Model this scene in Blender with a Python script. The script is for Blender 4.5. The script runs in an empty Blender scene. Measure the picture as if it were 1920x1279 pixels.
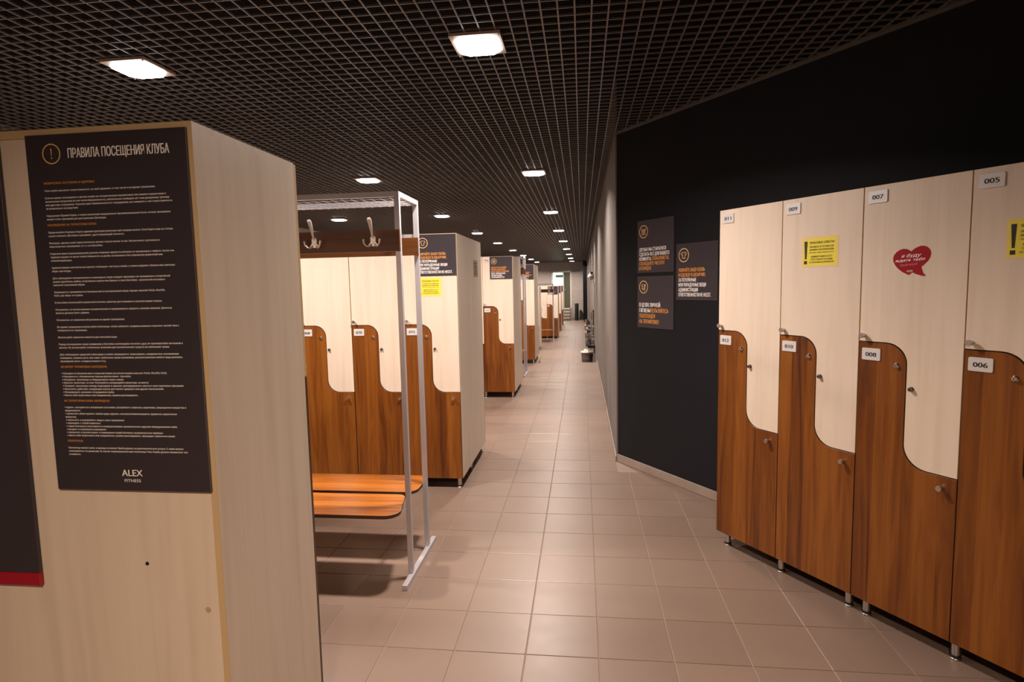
import bpy, math, random
from mathutils import Matrix, Vector

SC = bpy.context.scene
C = SC.collection
T = 0.30                      # one floor tile in metres; the plan was surveyed in tiles
PI = math.pi

# ------------------------------------------------------------------ camera, world, exposure
cam_d = bpy.data.cameras.new('camera'); cam = bpy.data.objects.new('camera', cam_d); C.objects.link(cam)
R3 = Matrix(((0.9928601618522074, 0.009639539338291548, 0.11889397919219515),
             (0.11742119865175187, 0.09648518829918117, -0.9883839691871057),
             (-0.02099907412231372, 0.9952877411684609, 0.0946644134075128)))
CAM = Vector((0.8444, -4.6743, 1.5175))
cam.matrix_world = Matrix.Translation(CAM) @ R3.to_4x4()
cam_d.sensor_width = 36.0; cam_d.lens = 20.618; cam_d.clip_start = 0.05; cam_d.clip_end = 200
SC.camera = cam
SC.view_settings.view_transform = 'Standard'; SC.view_settings.look = 'None'
SC.view_settings.gamma = 1.0; SC.view_settings.use_curve_mapping = False
SC.view_settings.exposure = 0.0
w = bpy.data.worlds.new('world'); SC.world = w; w.use_nodes = True
w.node_tree.nodes['Background'].inputs[0].default_value = (0.9, 0.75, 0.6, 1)
w.node_tree.nodes['Background'].inputs[1].default_value = 0.0
LAMP_W = 66.0                 # watts of each ceiling fixture
LAMP_COL = (1.0, 0.85, 0.75)
ROOM_GLOW = 130.0              # lamp in the bright room past the far door

# ------------------------------------------------------------------ materials
def srgb(r, g, b):
    f = lambda c: (c/255/12.92) if c/255 <= 0.04045 else ((c/255+0.055)/1.055)**2.4
    return (f(r), f(g), f(b), 1)
def mat(name, col, rough=0.5, metal=0.0, spec=0.5, emit=None, es=0.0):
    m = bpy.data.materials.new(name); m.use_nodes = True
    b = m.node_tree.nodes['Principled BSDF']
    b.inputs['Base Color'].default_value = col if len(col) == 4 else (*col, 1)
    b.inputs['Roughness'].default_value = rough; b.inputs['Metallic'].default_value = metal
    b.inputs['Specular IOR Level'].default_value = spec
    if emit: b.inputs['Emission Color'].default_value = (*emit, 1); b.inputs['Emission Strength'].default_value = es
    return m
def N(m, t, **kw):
    n = m.node_tree.nodes.new(t)
    for k, v in kw.items(): setattr(n, k, v)
    return n
def L(m, a, b): m.node_tree.links.new(a, b)
def ramp(m, stops):
    r = N(m, 'ShaderNodeValToRGB'); e = r.color_ramp.elements
    while len(e) > 1: e.remove(e[0])
    e[0].position = stops[0][0]; e[0].color = stops[0][1]
    for p, c in stops[1:]:
        x = e.new(p); x.color = c
    return r
def coords(m, sx, sy, sz, rnd=True):
    tc = N(m, 'ShaderNodeTexCoord'); mp = N(m, 'ShaderNodeMapping'); mp.inputs['Scale'].default_value = (sx, sy, sz)
    if rnd:
        oi = N(m, 'ShaderNodeObjectInfo'); cb = N(m, 'ShaderNodeCombineXYZ'); ml = N(m, 'ShaderNodeMath', operation='MULTIPLY')
        ml.inputs[1].default_value = 17.0; L(m, oi.outputs['Random'], ml.inputs[0])
        for i in range(3): L(m, ml.outputs[0], cb.inputs[i])
        ad = N(m, 'ShaderNodeVectorMath', operation='ADD'); L(m, tc.outputs['Object'], ad.inputs[0]); L(m, cb.outputs[0], ad.inputs[1])
        L(m, ad.outputs[0], mp.inputs[0])
    else: L(m, tc.outputs['Object'], mp.inputs[0])
    return mp.outputs[0]
def maple(name, tint=1.0, rough=0.42):
    m = mat(name, (1, 1, 1), rough); b = m.node_tree.nodes['Principled BSDF']
    n = N(m, 'ShaderNodeTexNoise'); n.inputs['Scale'].default_value = 1; n.inputs['Detail'].default_value = 5; n.inputs['Distortion'].default_value = 0.6
    L(m, coords(m, 22, 22, 1.3), n.inputs['Vector'])
    c = lambda r, g, b_: (r*tint, g*tint, b_*tint, 1)
    r = ramp(m, [(0.25, c(0.655, 0.54, 0.435)), (0.5, c(0.715, 0.60, 0.49)), (0.8, c(0.75, 0.635, 0.53))])
    L(m, n.outputs[0], r.inputs[0]); L(m, r.outputs[0], b.inputs['Base Color'])
    return m
def walnut(name, gain=1.0, rough=0.38, axis='z', bw=0.085):
    m = mat(name, (1, 1, 1), rough); b = m.node_tree.nodes['Principled BSDF']
    tc = N(m, 'ShaderNodeTexCoord'); sp = N(m, 'ShaderNodeSeparateXYZ'); L(m, tc.outputs['Object'], sp.inputs[0])
    oi = N(m, 'ShaderNodeObjectInfo')
    s = N(m, 'ShaderNodeMath', operation='DIVIDE'); s.inputs[1].default_value = bw
    L(m, sp.outputs['X' if axis == 'z' else 'Y'], s.inputs[0])
    wn1 = N(m, 'ShaderNodeTexNoise'); wn1.inputs['Scale'].default_value = 1; L(m, coords(m, 2.2, 2.2, 0.35) if axis == 'z' else coords(m, 0.35, 2.2, 2.2), wn1.inputs['Vector'])
    a = N(m, 'ShaderNodeMath', operation='ADD'); L(m, s.outputs[0], a.inputs[0]); L(m, wn1.outputs[0], a.inputs[1])
    a2 = N(m, 'ShaderNodeMath', operation='MULTIPLY_ADD'); L(m, oi.outputs['Random'], a2.inputs[0]); a2.inputs[1].default_value = 31.0; L(m, a.outputs[0], a2.inputs[2])
    fl = N(m, 'ShaderNodeMath', operation='FLOOR'); L(m, a2.outputs[0], fl.inputs[0])
    wn = N(m, 'ShaderNodeTexWhiteNoise', noise_dimensions='1D'); L(m, fl.outputs[0], wn.inputs['W'])
    n = N(m, 'ShaderNodeTexNoise'); n.inputs['Scale'].default_value = 1; n.inputs['Detail'].default_value = 6; n.inputs['Distortion'].default_value = 1.2
    L(m, coords(m, 26, 26, 1.6) if axis == 'z' else coords(m, 1.6, 26, 26), n.inputs['Vector'])
    mx = N(m, 'ShaderNodeMath', operation='MULTIPLY_ADD'); L(m, wn.outputs[0], mx.inputs[0]); mx.inputs[1].default_value = 0.38; L(m, n.outputs[0], mx.inputs[2])
    g = lambda r, gg, b_: (r*gain, gg*gain, b_*gain, 1)
    r = ramp(m, [(0.36, g(0.064, 0.016, 0.002)), (0.52, g(0.128, 0.034, 0.003)), (0.72, g(0.185, 0.054, 0.005)), (0.95, g(0.24, 0.078, 0.009))])
    L(m, mx.outputs[0], r.inputs[0]); L(m, r.outputs[0], b.inputs['Base Color'])
    return m
def tile_mat(island):
    m = mat('floor_tile_porcelain', (1, 1, 1), 0.40, spec=0.6); b = m.node_tree.nodes['Principled BSDF']
    n = N(m, 'ShaderNodeTexNoise'); n.inputs['Scale'].default_value = 1; n.inputs['Detail'].default_value = 4
    L(m, coords(m, 3, 3, 3), n.inputs['Vector'])
    if island: gm = N(m, 'ShaderNodeNewGeometry'); rnd = gm.outputs['Random Per Island']
    else: oi = N(m, 'ShaderNodeObjectInfo'); rnd = oi.outputs['Random']
    a = N(m, 'ShaderNodeMath', operation='MULTIPLY_ADD'); L(m, n.outputs[0], a.inputs[0]); a.inputs[1].default_value = 0.7
    k = N(m, 'ShaderNodeMath', operation='MULTIPLY'); L(m, rnd, k.inputs[0]); k.inputs[1].default_value = 0.3; L(m, k.outputs[0], a.inputs[2])
    r = ramp(m, [(0.2, (0.182, 0.125, 0.095, 1)), (0.8, (0.215, 0.149, 0.115, 1))]); L(m, a.outputs[0], r.inputs[0]); L(m, r.outputs[0], b.inputs['Base Color'])
    n2 = N(m, 'ShaderNodeTexNoise'); n2.inputs['Scale'].default_value = 14; tc = N(m, 'ShaderNodeTexCoord'); L(m, tc.outputs['Object'], n2.inputs['Vector'])
    rr = N(m, 'ShaderNodeMapRange'); rr.inputs['To Min'].default_value = 0.32; rr.inputs['To Max'].default_value = 0.39; L(m, n2.outputs[0], rr.inputs[0]); L(m, rr.outputs[0], b.inputs['Roughness'])
    return m
def wall_mat(name, c1, c2, rough=0.75, sc=6):
    m = mat(name, (1, 1, 1), rough, spec=0.3); b = m.node_tree.nodes['Principled BSDF']
    n = N(m, 'ShaderNodeTexNoise'); n.inputs['Scale'].default_value = sc; n.inputs['Detail'].default_value = 6
    tc = N(m, 'ShaderNodeTexCoord'); L(m, tc.outputs['Object'], n.inputs['Vector'])
    r = ramp(m, [(0.3, c1), (0.7, c2)]); L(m, n.outputs[0], r.inputs[0]); L(m, r.outputs[0], b.inputs['Base Color'])
    bp = N(m, 'ShaderNodeBump'); bp.inputs['Strength'].default_value = 0.08; bp.inputs['Distance'].default_value = 0.002
    n3 = N(m, 'ShaderNodeTexNoise'); n3.inputs['Scale'].default_value = 300; L(m, tc.outputs['Object'], n3.inputs['Vector'])
    L(m, n3.outputs[0], bp.inputs['Height']); L(m, bp.outputs[0], b.inputs['Normal'])
    return m

M = {}
M['maple'] = maple('maple_laminate')
M['maple_edge'] = mat('maple_edge_band', (0.60, 0.43, 0.24), 0.4)
M['walnut'] = walnut('walnut_laminate')
M['bench'] = walnut('lit_bench_walnut', 1.6, 0.28, 'x', 0.07)  # same walnut as the doors, direct light brightened into its colour
M['board_wood'] = walnut('dark_coat_board', 0.62, 0.4, 'x', 0.3)
M['edge'] = mat('dark_brown_edge_band', (0.07, 0.028, 0.012), 0.4)
M['gap'] = mat('shadowed_carcass', (0.05, 0.02, 0.01), 0.8)  # shade of the door gaps and interior put into the colour
M['chrome'] = mat('chrome', (0.80, 0.78, 0.76), 0.16, 1.0)
M['satin'] = mat('satin_nickel', (0.62, 0.58, 0.56), 0.35, 1.0)
M['grey_metal'] = mat('grey_painted_steel', (0.54, 0.53, 0.58), 0.36, 0.4)
M['plate'] = mat('brushed_plate', (0.74, 0.72, 0.73), 0.35, 0.25)
M['ink'] = mat('black_ink', (0.012, 0.010, 0.010), 0.6)
M['blackplastic'] = mat('black_plastic', (0.015, 0.014, 0.014), 0.4)
M['darkboard'] = mat('dark_printed_board', (0.040, 0.032, 0.040), 0.38)
M['board_side'] = mat('board_side', (0.10, 0.085, 0.08), 0.6)
M['white_ink'] = mat('white_ink', (0.95, 0.91, 0.90), 0.6)
M['orange_ink'] = mat('orange_ink', (0.75, 0.31, 0.055), 0.6)
M['gold_ink'] = mat('gold_ink', (0.80, 0.50, 0.20), 0.6)
M['yellow'] = mat('yellow_paper', (0.80, 0.68, 0.05), 0.45)
M['yellow_edge'] = mat('laminate_yellow_margin', (0.80, 0.62, 0.26), 0.3)
M['red'] = mat('red_sticker', (0.30, 0.001, 0.012), 0.5, spec=0.25)
M['redband'] = mat('red_band', (0.35, 0.004, 0.02), 0.5)
M['blackwall'] = wall_mat('black_wall_paint', (0.0034, 0.0040, 0.0062, 1), (0.0048, 0.0056, 0.0085, 1), 0.7)
M['greywall'] = wall_mat('taupe_wall_paint', (0.145, 0.127, 0.115, 1), (0.17, 0.15, 0.136, 1))
M['endwall'] = wall_mat('pale_wall_paint', (0.38, 0.335, 0.31, 1), (0.43, 0.38, 0.35, 1))
M['leftwall'] = wall_mat('beige_wall_paint', (0.46, 0.40, 0.34, 1), (0.50, 0.44, 0.38, 1))
M['void'] = mat('black_void_slab', (0.006, 0.005, 0.005), 0.9, spec=0.1)
M['slat'] = mat('dark_painted_slat', (0.125, 0.112, 0.104), 0.36, 0.0)
M['tile'] = tile_mat(False); M['tile_s'] = tile_mat(True)
M['grout'] = mat('grout', (0.24, 0.18, 0.145), 0.9)
M['skirt'] = wall_mat('skirting_tile', (0.26, 0.20, 0.165, 1), (0.32, 0.25, 0.205, 1), 0.45)
M['lampglass'] = mat('lamp_diffuser', (1, 1, 1), 0.5, emit=(1.0, 0.96, 0.97), es=14.0)
M['lampframe'] = mat('lamp_frame', (0.42, 0.32, 0.26), 0.45)
M['mirror'] = mat('mirror_glass', (0.85, 0.84, 0.82), 0.02, 1.0)
M['gloss_black'] = mat('gloss_black_counter', (0.02, 0.018, 0.018), 0.12)
M['steel_bin'] = mat('bin_brushed_steel', (0.13, 0.11, 0.10), 0.4, 0.5)
M['bag'] = mat('white_bag', (0.80, 0.76, 0.72), 0.4)
M['oliveleaf'] = mat('olive_grey_door', (0.085, 0.085, 0.055), 0.5)
M['doorframe'] = mat('white_door_frame', (0.60, 0.58, 0.52), 0.4)
M['mint'] = wall_mat('mint_white_wall', (0.62, 0.70, 0.62, 1), (0.66, 0.74, 0.66, 1))
M['step'] = mat('stair_tile', (0.20, 0.16, 0.13), 0.5)
M['nosing'] = mat('white_nosing', (0.75, 0.72, 0.66), 0.4)
M['urn'] = mat('dark_urn_metal', (0.045, 0.05, 0.045), 0.22, 0.6)
M['tubelamp'] = mat('white_tube_cover', (0.85, 0.82, 0.78), 0.4, emit=(1, 0.9, 0.8), es=0.5)

# ------------------------------------------------------------------ mesh builder
class MB:
    def __init__(s): s.v = []; s.f = []; s.m = []; s.sm = []
    def add(s, vs, fs, mi=0, smooth=False):
        o = len(s.v); s.v += [tuple(p) for p in vs]
        for f in fs: s.f.append(tuple(i+o for i in f)); s.m.append(mi); s.sm.append(smooth)
    def box(s, x0, x1, y0, y1, z0, z1, mi=0, b=0.0):
        if b <= 0:
            s.add([(x0,y0,z0),(x1,y0,z0),(x1,y1,z0),(x0,y1,z0),(x0,y0,z1),(x1,y0,z1),(x1,y1,z1),(x0,y1,z1)],
                  [(0,3,2,1),(4,5,6,7),(0,1,5,4),(1,2,6,5),(2,3,7,6),(3,0,4,7)], mi)
        else: s.prism([(x0,z0),(x1,z0),(x1,z1),(x0,z1)], y0, y1, mi, b)
    def prism(s, poly, y0, y1, mi=0, b=0.0, emi=None):
        # polygon in XZ (counter-clockwise seen from -y), extruded y0..y1, bevel b on the front edge
        n = len(poly); emi = mi if emi is None else emi
        def inset(p, d):
            out = []
            for i in range(n):
                ax, az = p[i-1]; bx, bz = p[i]; cx, cz = p[(i+1) % n]
                e1 = Vector((bx-ax, bz-az)).normalized(); e2 = Vector((cx-bx, cz-bz)).normalized()
                n1 = Vector((-e1.y, e1.x)); n2 = Vector((-e2.y, e2.x)); h = (n1+n2)
                k = d/max(0.35, (1+n1.dot(n2))); out.append((bx+h.x*k, bz+h.y*k))
            return out
        if b > 0:
            fr = inset(poly, b); vs = [(x,y0,z) for x,z in fr]+[(x,y0+b,z) for x,z in poly]+[(x,y1,z) for x,z in poly]
            s.add(vs, [tuple(range(n))], mi)
            s.add(vs, [(n+i, n+(i+1) % n, (i+1) % n, i) for i in range(n)], emi)
            s.add(vs, [(2*n+i, 2*n+(i+1) % n, n+(i+1) % n, n+i) for i in range(n)], emi)
            s.add(vs, [tuple(range(3*n-1, 2*n-1, -1))], mi)
        else:
            vs = [(x,y0,z) for x,z in poly]+[(x,y1,z) for x,z in poly]
            s.add(vs, [tuple(range(n)), tuple(range(2*n-1, n-1, -1))], mi)
            s.add(vs, [(n+i, n+(i+1) % n, (i+1) % n, i) for i in range(n)], emi)
    def lathe(s, prof, cx=0, cy=0, cz=0, n=16, mi=0, axis='z', smooth=True):
        # profile of (radius, height)
        vs = []
        for r, h in prof:
            for k in range(n):
                a = 2*PI*k/n; p = (r*math.cos(a), r*math.sin(a), h)
                if axis == 'y': p = (p[0], -p[2], p[1])
                vs.append((p[0]+cx, p[1]+cy, p[2]+cz))
        fs = [(j*n+k, j*n+(k+1) % n, (j+1)*n+(k+1) % n, (j+1)*n+k) for j in range(len(prof)-1) for k in range(n)]
        s.add(vs, fs, mi, smooth)
        s.add(vs, [tuple(range(n-1, -1, -1)), tuple(range((len(prof)-1)*n, len(prof)*n))], mi)
    def tube(s, pts, rad, n=8, mi=0, square=False):
        pts = [Vector(p) for p in pts]; m = len(pts)
        if not isinstance(rad, (list, tuple)): rad = [rad]*m
        vs = []; up = None
        for i, p in enumerate(pts):
            d = (pts[min(i+1, m-1)]-pts[max(i-1, 0)]).normalized()
            if up is None:
                up = Vector((0,0,1)) if abs(d.z) < 0.9 else Vector((0,1,0))
            sd = d.cross(up).normalized(); u2 = sd.cross(d).normalized(); up = u2
            for k in range(n):
                a = 2*PI*(k+0.5)/n; vs.append(p+(sd*math.cos(a)+u2*math.sin(a))*rad[i]*(1.414 if square else 1))
        fs = [(j*n+k, j*n+(k+1) % n, (j+1)*n+(k+1) % n, (j+1)*n+k) for j in range(m-1) for k in range(n)]
        s.add(vs, fs, mi, not square); s.add(vs, [tuple(range(n-1, -1, -1)), tuple(range((m-1)*n, m*n))], mi)
    def mesh(s, name, mats):
        me = bpy.data.meshes.new(name); me.from_pydata(s.v, [], s.f)
        for x in mats: me.materials.append(x)
        me.polygons.foreach_set('material_index', s.m); me.polygons.foreach_set('use_smooth', s.sm); me.update()
        return me
    def build(s, name, mats, parent=None, loc=(0,0,0), rot=None):
        if not isinstance(mats, (list, tuple)): mats = [mats]
        return link(name, s.mesh(name, mats), parent, loc, rot)
def link(name, me, parent=None, loc=(0,0,0), rot=None):
    o = bpy.data.objects.new(name, me); C.objects.link(o); o.parent = parent; o.location = loc
    if rot is not None: o.rotation_euler = rot
    return o
def empty(name, loc=(0,0,0), rz=0.0, parent=None):
    o = bpy.data.objects.new(name, None); C.objects.link(o); o.location = loc; o.rotation_euler = (0,0,rz); o.parent = parent
    o.empty_display_size = 0.1
    return o
def tag(o, label=None, cat=None, group=None, kind=None):
    if label: o['label'] = label
    if cat: o['category'] = cat
    if group: o['group'] = group
    if kind: o['kind'] = kind
    return o
def arc(cx, cz, r, a0, a1, n=8):
    return [(cx+r*math.cos(a0+(a1-a0)*i/n), cz+r*math.sin(a0+(a1-a0)*i/n)) for i in range(n+1)]

# ------------------------------------------------------------------ lettering
_tc = {}
def glyphs(txt, bold=0.0, shear=0.0, res=2, font_space=1.0):
    k = (txt, bold, shear, res)
    if k in _tc: return _tc[k]
    cu = bpy.data.curves.new('txt', 'FONT'); cu.body = txt.replace('\u0444', '\u03c6'); cu.resolution_u = res; cu.offset = bold; cu.shear = shear
    cu.space_character = font_space
    ob = bpy.data.objects.new('txt', cu); me = bpy.data.meshes.new_from_object(ob)
    vs = [(v.co.x, v.co.y) for v in me.vertices]; fs = [tuple(p.vertices) for p in me.polygons]
    bpy.data.objects.remove(ob); bpy.data.curves.remove(cu); bpy.data.meshes.remove(me)
    _tc[k] = (vs, fs); return _tc[k]
def put_text(mb, txt, x, z, cap, width=None, y=-0.0005, mi=0, bold=0.0, shear=0.0, align='l', rot=0.0, res=2):
    """x = left edge, z = baseline, cap = height of a capital, width = width wanted"""
    vs, fs = glyphs(txt, 0.0, shear, res)
    if not vs: return
    x0 = min(v[0] for v in vs); x1 = max(v[0] for v in vs)
    sz = cap/0.728; sx = sz if width is None else width/(x1-x0)
    wd = (x1-x0)*sx; ox = x if align == 'l' else (x-wd/2 if align == 'c' else x-wd)
    cr, sr = math.cos(rot), math.sin(rot)
    out = []
    for vx, vy in vs:
        a = (vx-x0)*sx; b = vy*sz; out.append((ox+a*cr-b*sr, y, z+a*sr+b*cr))
    mb.add(out, [f for f in fs], mi)
    if bold > 0:                # heavier strokes: the same glyphs laid again a hair to each side
        for q, e in ((-1, .00004), (1, .00008)): mb.add([(p[0]+q*bold*cap*1.1, p[1]-e, p[2]) for p in out], [f for f in fs], mi)
def ring(mb, cx, cz, r0, r1, y, mi, n=28):
    vs = [(cx+r*math.cos(2*PI*k/n), y, cz+r*math.sin(2*PI*k/n)) for r in (r0, r1) for k in range(n)]
    mb.add(vs, [(k, (k+1) % n, n+(k+1) % n, n+k) for k in range(n)], mi)
def flat(mb, pts, y, mi): mb.add([(x, y, z) for x, z in pts], [tuple(range(len(pts)))], mi)
def stroke(mb, pts, wd, y, mi, closed=False):
    if closed: pts = pts+[pts[0]]
    for (ax, az), (bx, bz) in zip(pts, pts[1:]):
        d = Vector((bx-ax, bz-az)); 
        if d.length < 1e-9: continue
        d.normalize(); n = Vector((-d.y, d.x))*wd/2; e = d*wd*0.4
        flat(mb, [(ax-e.x-n.x, az-e.y-n.y), (bx+e.x-n.x, bz+e.y-n.y), (bx+e.x+n.x, bz+e.y+n.y), (ax-e.x+n.x, az-e.y+n.y)], y, mi)
def icon(mb, kind, cx, cz, r, y, mi):
    ring(mb, cx, cz, r*0.88, r, y, mi); s = r*0.55; w_ = r*0.09
    P = lambda l: [(cx+a*s, cz+b*s) for a, b in l]
    if kind == 'shirt':
        stroke(mb, P([(-.35,.8),(-.95,.45),(-.7,-.0),(-.45,.15),(-.45,-.8),(.45,-.8),(.45,.15),(.7,0),(.95,.45),(.35,.8),(.15,.6),(-.15,.6)]), w_, y, mi, True)
    elif kind == 'basket':
        stroke(mb, P([(-.7,.55),(-.5,-.75),(.5,-.75),(.7,.55)]), w_, y, mi, True)
        for q in (-.1, .25): stroke(mb, P([(-.55,q),(.55,q)]), w_*.8, y, mi)
        for q in (-.2, .2): stroke(mb, P([(q,.5),(q*.8,-.7)]), w_*.8, y, mi)
        stroke(mb, P([(-1.0,-.75),(-.8,-.75)]), w_, y, mi); stroke(mb, P([(.8,-.75),(1.0,-.75)]), w_, y, mi)
        stroke(mb, P([(-.7,.55),(-.95,.8)]), w_, y, mi); stroke(mb, P([(.7,.55),(.95,.8)]), w_, y, mi)
    elif kind == 'towel':
        stroke(mb, P([(-.9,.35),(-.7,.7),(.7,.7),(.9,.35)]), w_, y, mi)
        stroke(mb, P([(-.6,.7),(-.6,-.45),(.35,-.45),(.35,.7)]), w_, y, mi, True)
        stroke(mb, P([(-.4,-.45),(-.4,-.8),(.65,-.8),(.65,.5)]), w_, y, mi)
        stroke(mb, P([(-.6,.1),(.35,.1)]), w_*.8, y, mi)
    elif kind == 'locker':
        stroke(mb, P([(-.7,.75),(-.7,-.75),(.7,-.75),(.7,.75)]), w_*1.2, y, mi, True)
        stroke(mb, P([(-.3,.35),(-.3,-.35),(.3,-.35),(.3,.35)]), w_*1.6, y, mi, True)
    elif kind == 'bang':
        flat(mb, P([(-.12,.95),(-.06,-.35),(.06,-.35),(.12,.95)]), y, mi); flat(mb, P([(-.12,-.6),(-.12,-.85),(.12,-.85),(.12,-.6)]), y, mi)

# ------------------------------------------------------------------ geometry of the plan (tile units -> metres)
W0 = Vector((3.80*T, 0.967*T)); W1 = Vector((5.81*T, -1.916*T)); WD = (W1-W0).normalized(); WA = math.atan2(WD.y, WD.x)
XW = 3.76*T                    # corridor wall on the right
XL = -15.5*T                   # far wall on the left
YB = -24*T; YE = 93.6*T        # wall behind the camera, end wall
ZC = 9.09*T                    # underside of the open grid ceiling
ZL = -1.5*T                    # lower floor beyond the steps
YS = 22.3*T; YS2 = 25.5*T      # edge of the upper floor, in the corridor and between the cabinets
def wall_x(y):                 # x of the wall on the right at depth y
    if y >= W0.y: return XW
    return W0.x+(y-W0.y)*WD.x/WD.y
XB = wall_x(YB)

# ------------------------------------------------------------------ room shell
def struct(name, mb, m, label=None):
    o = mb.build(name, m); tag(o, label, None, None, 'structure'); return o
ceil = MB(); ceil.box(XL, XB+0.6, YB, YE+0.1, ZC+0.42, ZC+0.55); ceiling = struct('ceiling', ceil, M['void'], 'dark ceiling void above an open square grid of brown slats')
b = MB(); b.box(XL-0.12, XL, YB, YE, ZL, ZC+0.42); struct('wall_left', b, M['leftwall'], 'beige wall at the far left behind the cabinet rows')
b = MB(); b.box(XL, XB+0.5, YB-0.12, YB, 0, ZC+0.42); struct('wall_back', b, M['leftwall'], 'wall behind the camera')
# corridor wall and the angled black wall
b = MB(); b.add([(XW,W0.y,ZL),(XW,YE,ZL),(XW+0.2,YE,ZL),(XW+0.2,W0.y+0.05,ZL),(XW,W0.y,ZC+.42),(XW,YE,ZC+.42),(XW+0.2,YE,ZC+.42),(XW+0.2,W0.y+0.05,ZC+.42)],
               [(0,4,5,1),(1,5,6,2),(2,6,7,3),(3,7,4,0),(4,7,6,5),(0,1,2,3)]); struct('wall_right', b, M['greywall'], 'taupe corridor wall on the right of the long aisle')
b = MB(); Lw = (Vector((XB, YB))-W0).length
b.box(0.0, Lw+0.3, 0.0, 0.15, -0.3, ZC+.42)
o = b.build('wall_front', M['blackwall'], None, (W0.x, W0.y, 0), (0,0,WA)); tag(o, 'black painted angled wall behind the numbered lockers', None, None, 'structure')
b = MB(); b.prism([(0.0,0.0),(Lw,0.0),(Lw,0.066),(0.0,0.066)], -0.011, -0.001, 0, 0.002)
o = b.build('baseboard_front', M['skirt'], None, (W0.x, W0.y, 0), (0,0,WA)); tag(o, kind='structure')
b = MB(); b.box(XW-0.011, XW-0.001, W0.y+0.0, YS, 0.0, 0.045); o = b.build('baseboard_right', M['skirt']); tag(o, kind='structure')
b = MB(); b.box(XW-0.012, XW-0.001, YS+.9, YE-.01, ZL, ZL+0.066); o = b.build('baseboard_right', M['skirt']); tag(o, kind='structure')
# end wall with a doorway (tiles: x -2.62..0.84, z 0.6..7.35)
dx0, dx1, dz0, dz1 = -2.62*T, 0.84*T, 0.60*T, 7.36*T
b = MB(); b.box(XL, dx0, YE, YE+0.15, ZL, ZC+.42); b.box(dx1, XW+.2, YE, YE+0.15, ZL, ZC+.42); b.box(dx0, dx1, YE, YE+0.15, dz1, ZC+.42); b.box(dx0, dx1, YE, YE+0.15, ZL, dz0)
struct('wall_end', b, M['endwall'], 'pale wall closing the far end of the corridor')
b = MB(); b.box(3.06*T, XW-0.002, YE-1.3, YE-0.002, ZL, ZC-.02); struct('trim_1', b, M['blackwall'], 'black pillar in the far right corner')
b = MB(); b.box(0.9*T, 3.04*T, YE-0.012, YE-0.002, ZL, ZL+0.07); o = b.build('baseboard_end', M['skirt']); tag(o, kind='structure')

# ---- floors
slab = MB(); slab.box(XL, XB+.4, YB, YS, -0.12, -0.0025); slab.box(XL, -0.13*T, YS, YS2, -0.12, -0.0025)
floor = struct('floor', slab, M['grout'], 'beige square floor tiles with thin joints')
slab = MB(); slab.box(XL, XW, YS, YE, ZL-0.12, ZL-0.0025)
floor2 = struct('floor', slab, M['grout'], 'lower part of the tiled floor beyond the steps')
b = MB()
for k in range(2):
    b.box(-0.13*T, XW-.002, YS, YS+0.3*(2-k), ZL, ZL+0.15*(k+1)-0.0)
b.box(-0.13*T, XW-.002, YS-0.02, YS-0.001, ZL, -0.13)
o = b.build('step', M['step'], floor)
def clip(poly, a, b_, c):      # keep a*x+b*y <= c
    out = []
    for i in range(len(poly)):
        p, q = poly[i-1], poly[i]; dp = a*p[0]+b_*p[1]-c; dq = a*q[0]+b_*q[1]-c
        if (dp <= 0) != (dq <= 0):
            t = dp/(dp-dq); out.append((p[0]+(q[0]-p[0])*t, p[1]+(q[1]-p[1])*t))
        if dq <= 0: out.append(q)
    return out
def tile_geo(mb, poly, z, mi=0):
    n = len(poly); cx = sum(p[0] for p in poly)/n; cy = sum(p[1] for p in poly)/n; ch = 0.0016
    inn = [(x+(cx-x)*ch/max(1e-4, abs(cx-x)) if abs(cx-x) > .01 else x, y+(cy-y)*ch/max(1e-4, abs(cy-y)) if abs(cy-y) > .01 else y) for x, y in poly]
    vs = [(x, y, z) for x, y in inn]+[(x, y, z-ch*0.6) for x, y in poly]+[(x, y, z-0.008) for x, y in poly]
    mb.add(vs, [tuple(range(n))]+[(n+i, n+(i+1) % n, (i+1) % n, i) for i in range(n)]+[(2*n+i, 2*n+(i+1) % n, n+(i+1) % n, n+i) for i in range(n)], mi)
g = 0.0022
std = MB(); tile_geo(std, [(g-T/2, g-T/2), (T/2-g, g-T/2), (T/2-g, T/2-g), (g-T/2, T/2-g)], 0.0); std_me = std.mesh('tile', [M['tile']])
wn_ = (-WD.y, WD.x)            # into the angled wall
wc_ = wn_[0]*W0.x+wn_[1]*W0.y-0.012
cells = []
fw = -R3.col[2]; rt = R3.col[0]; up_ = R3.col[1]
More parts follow.
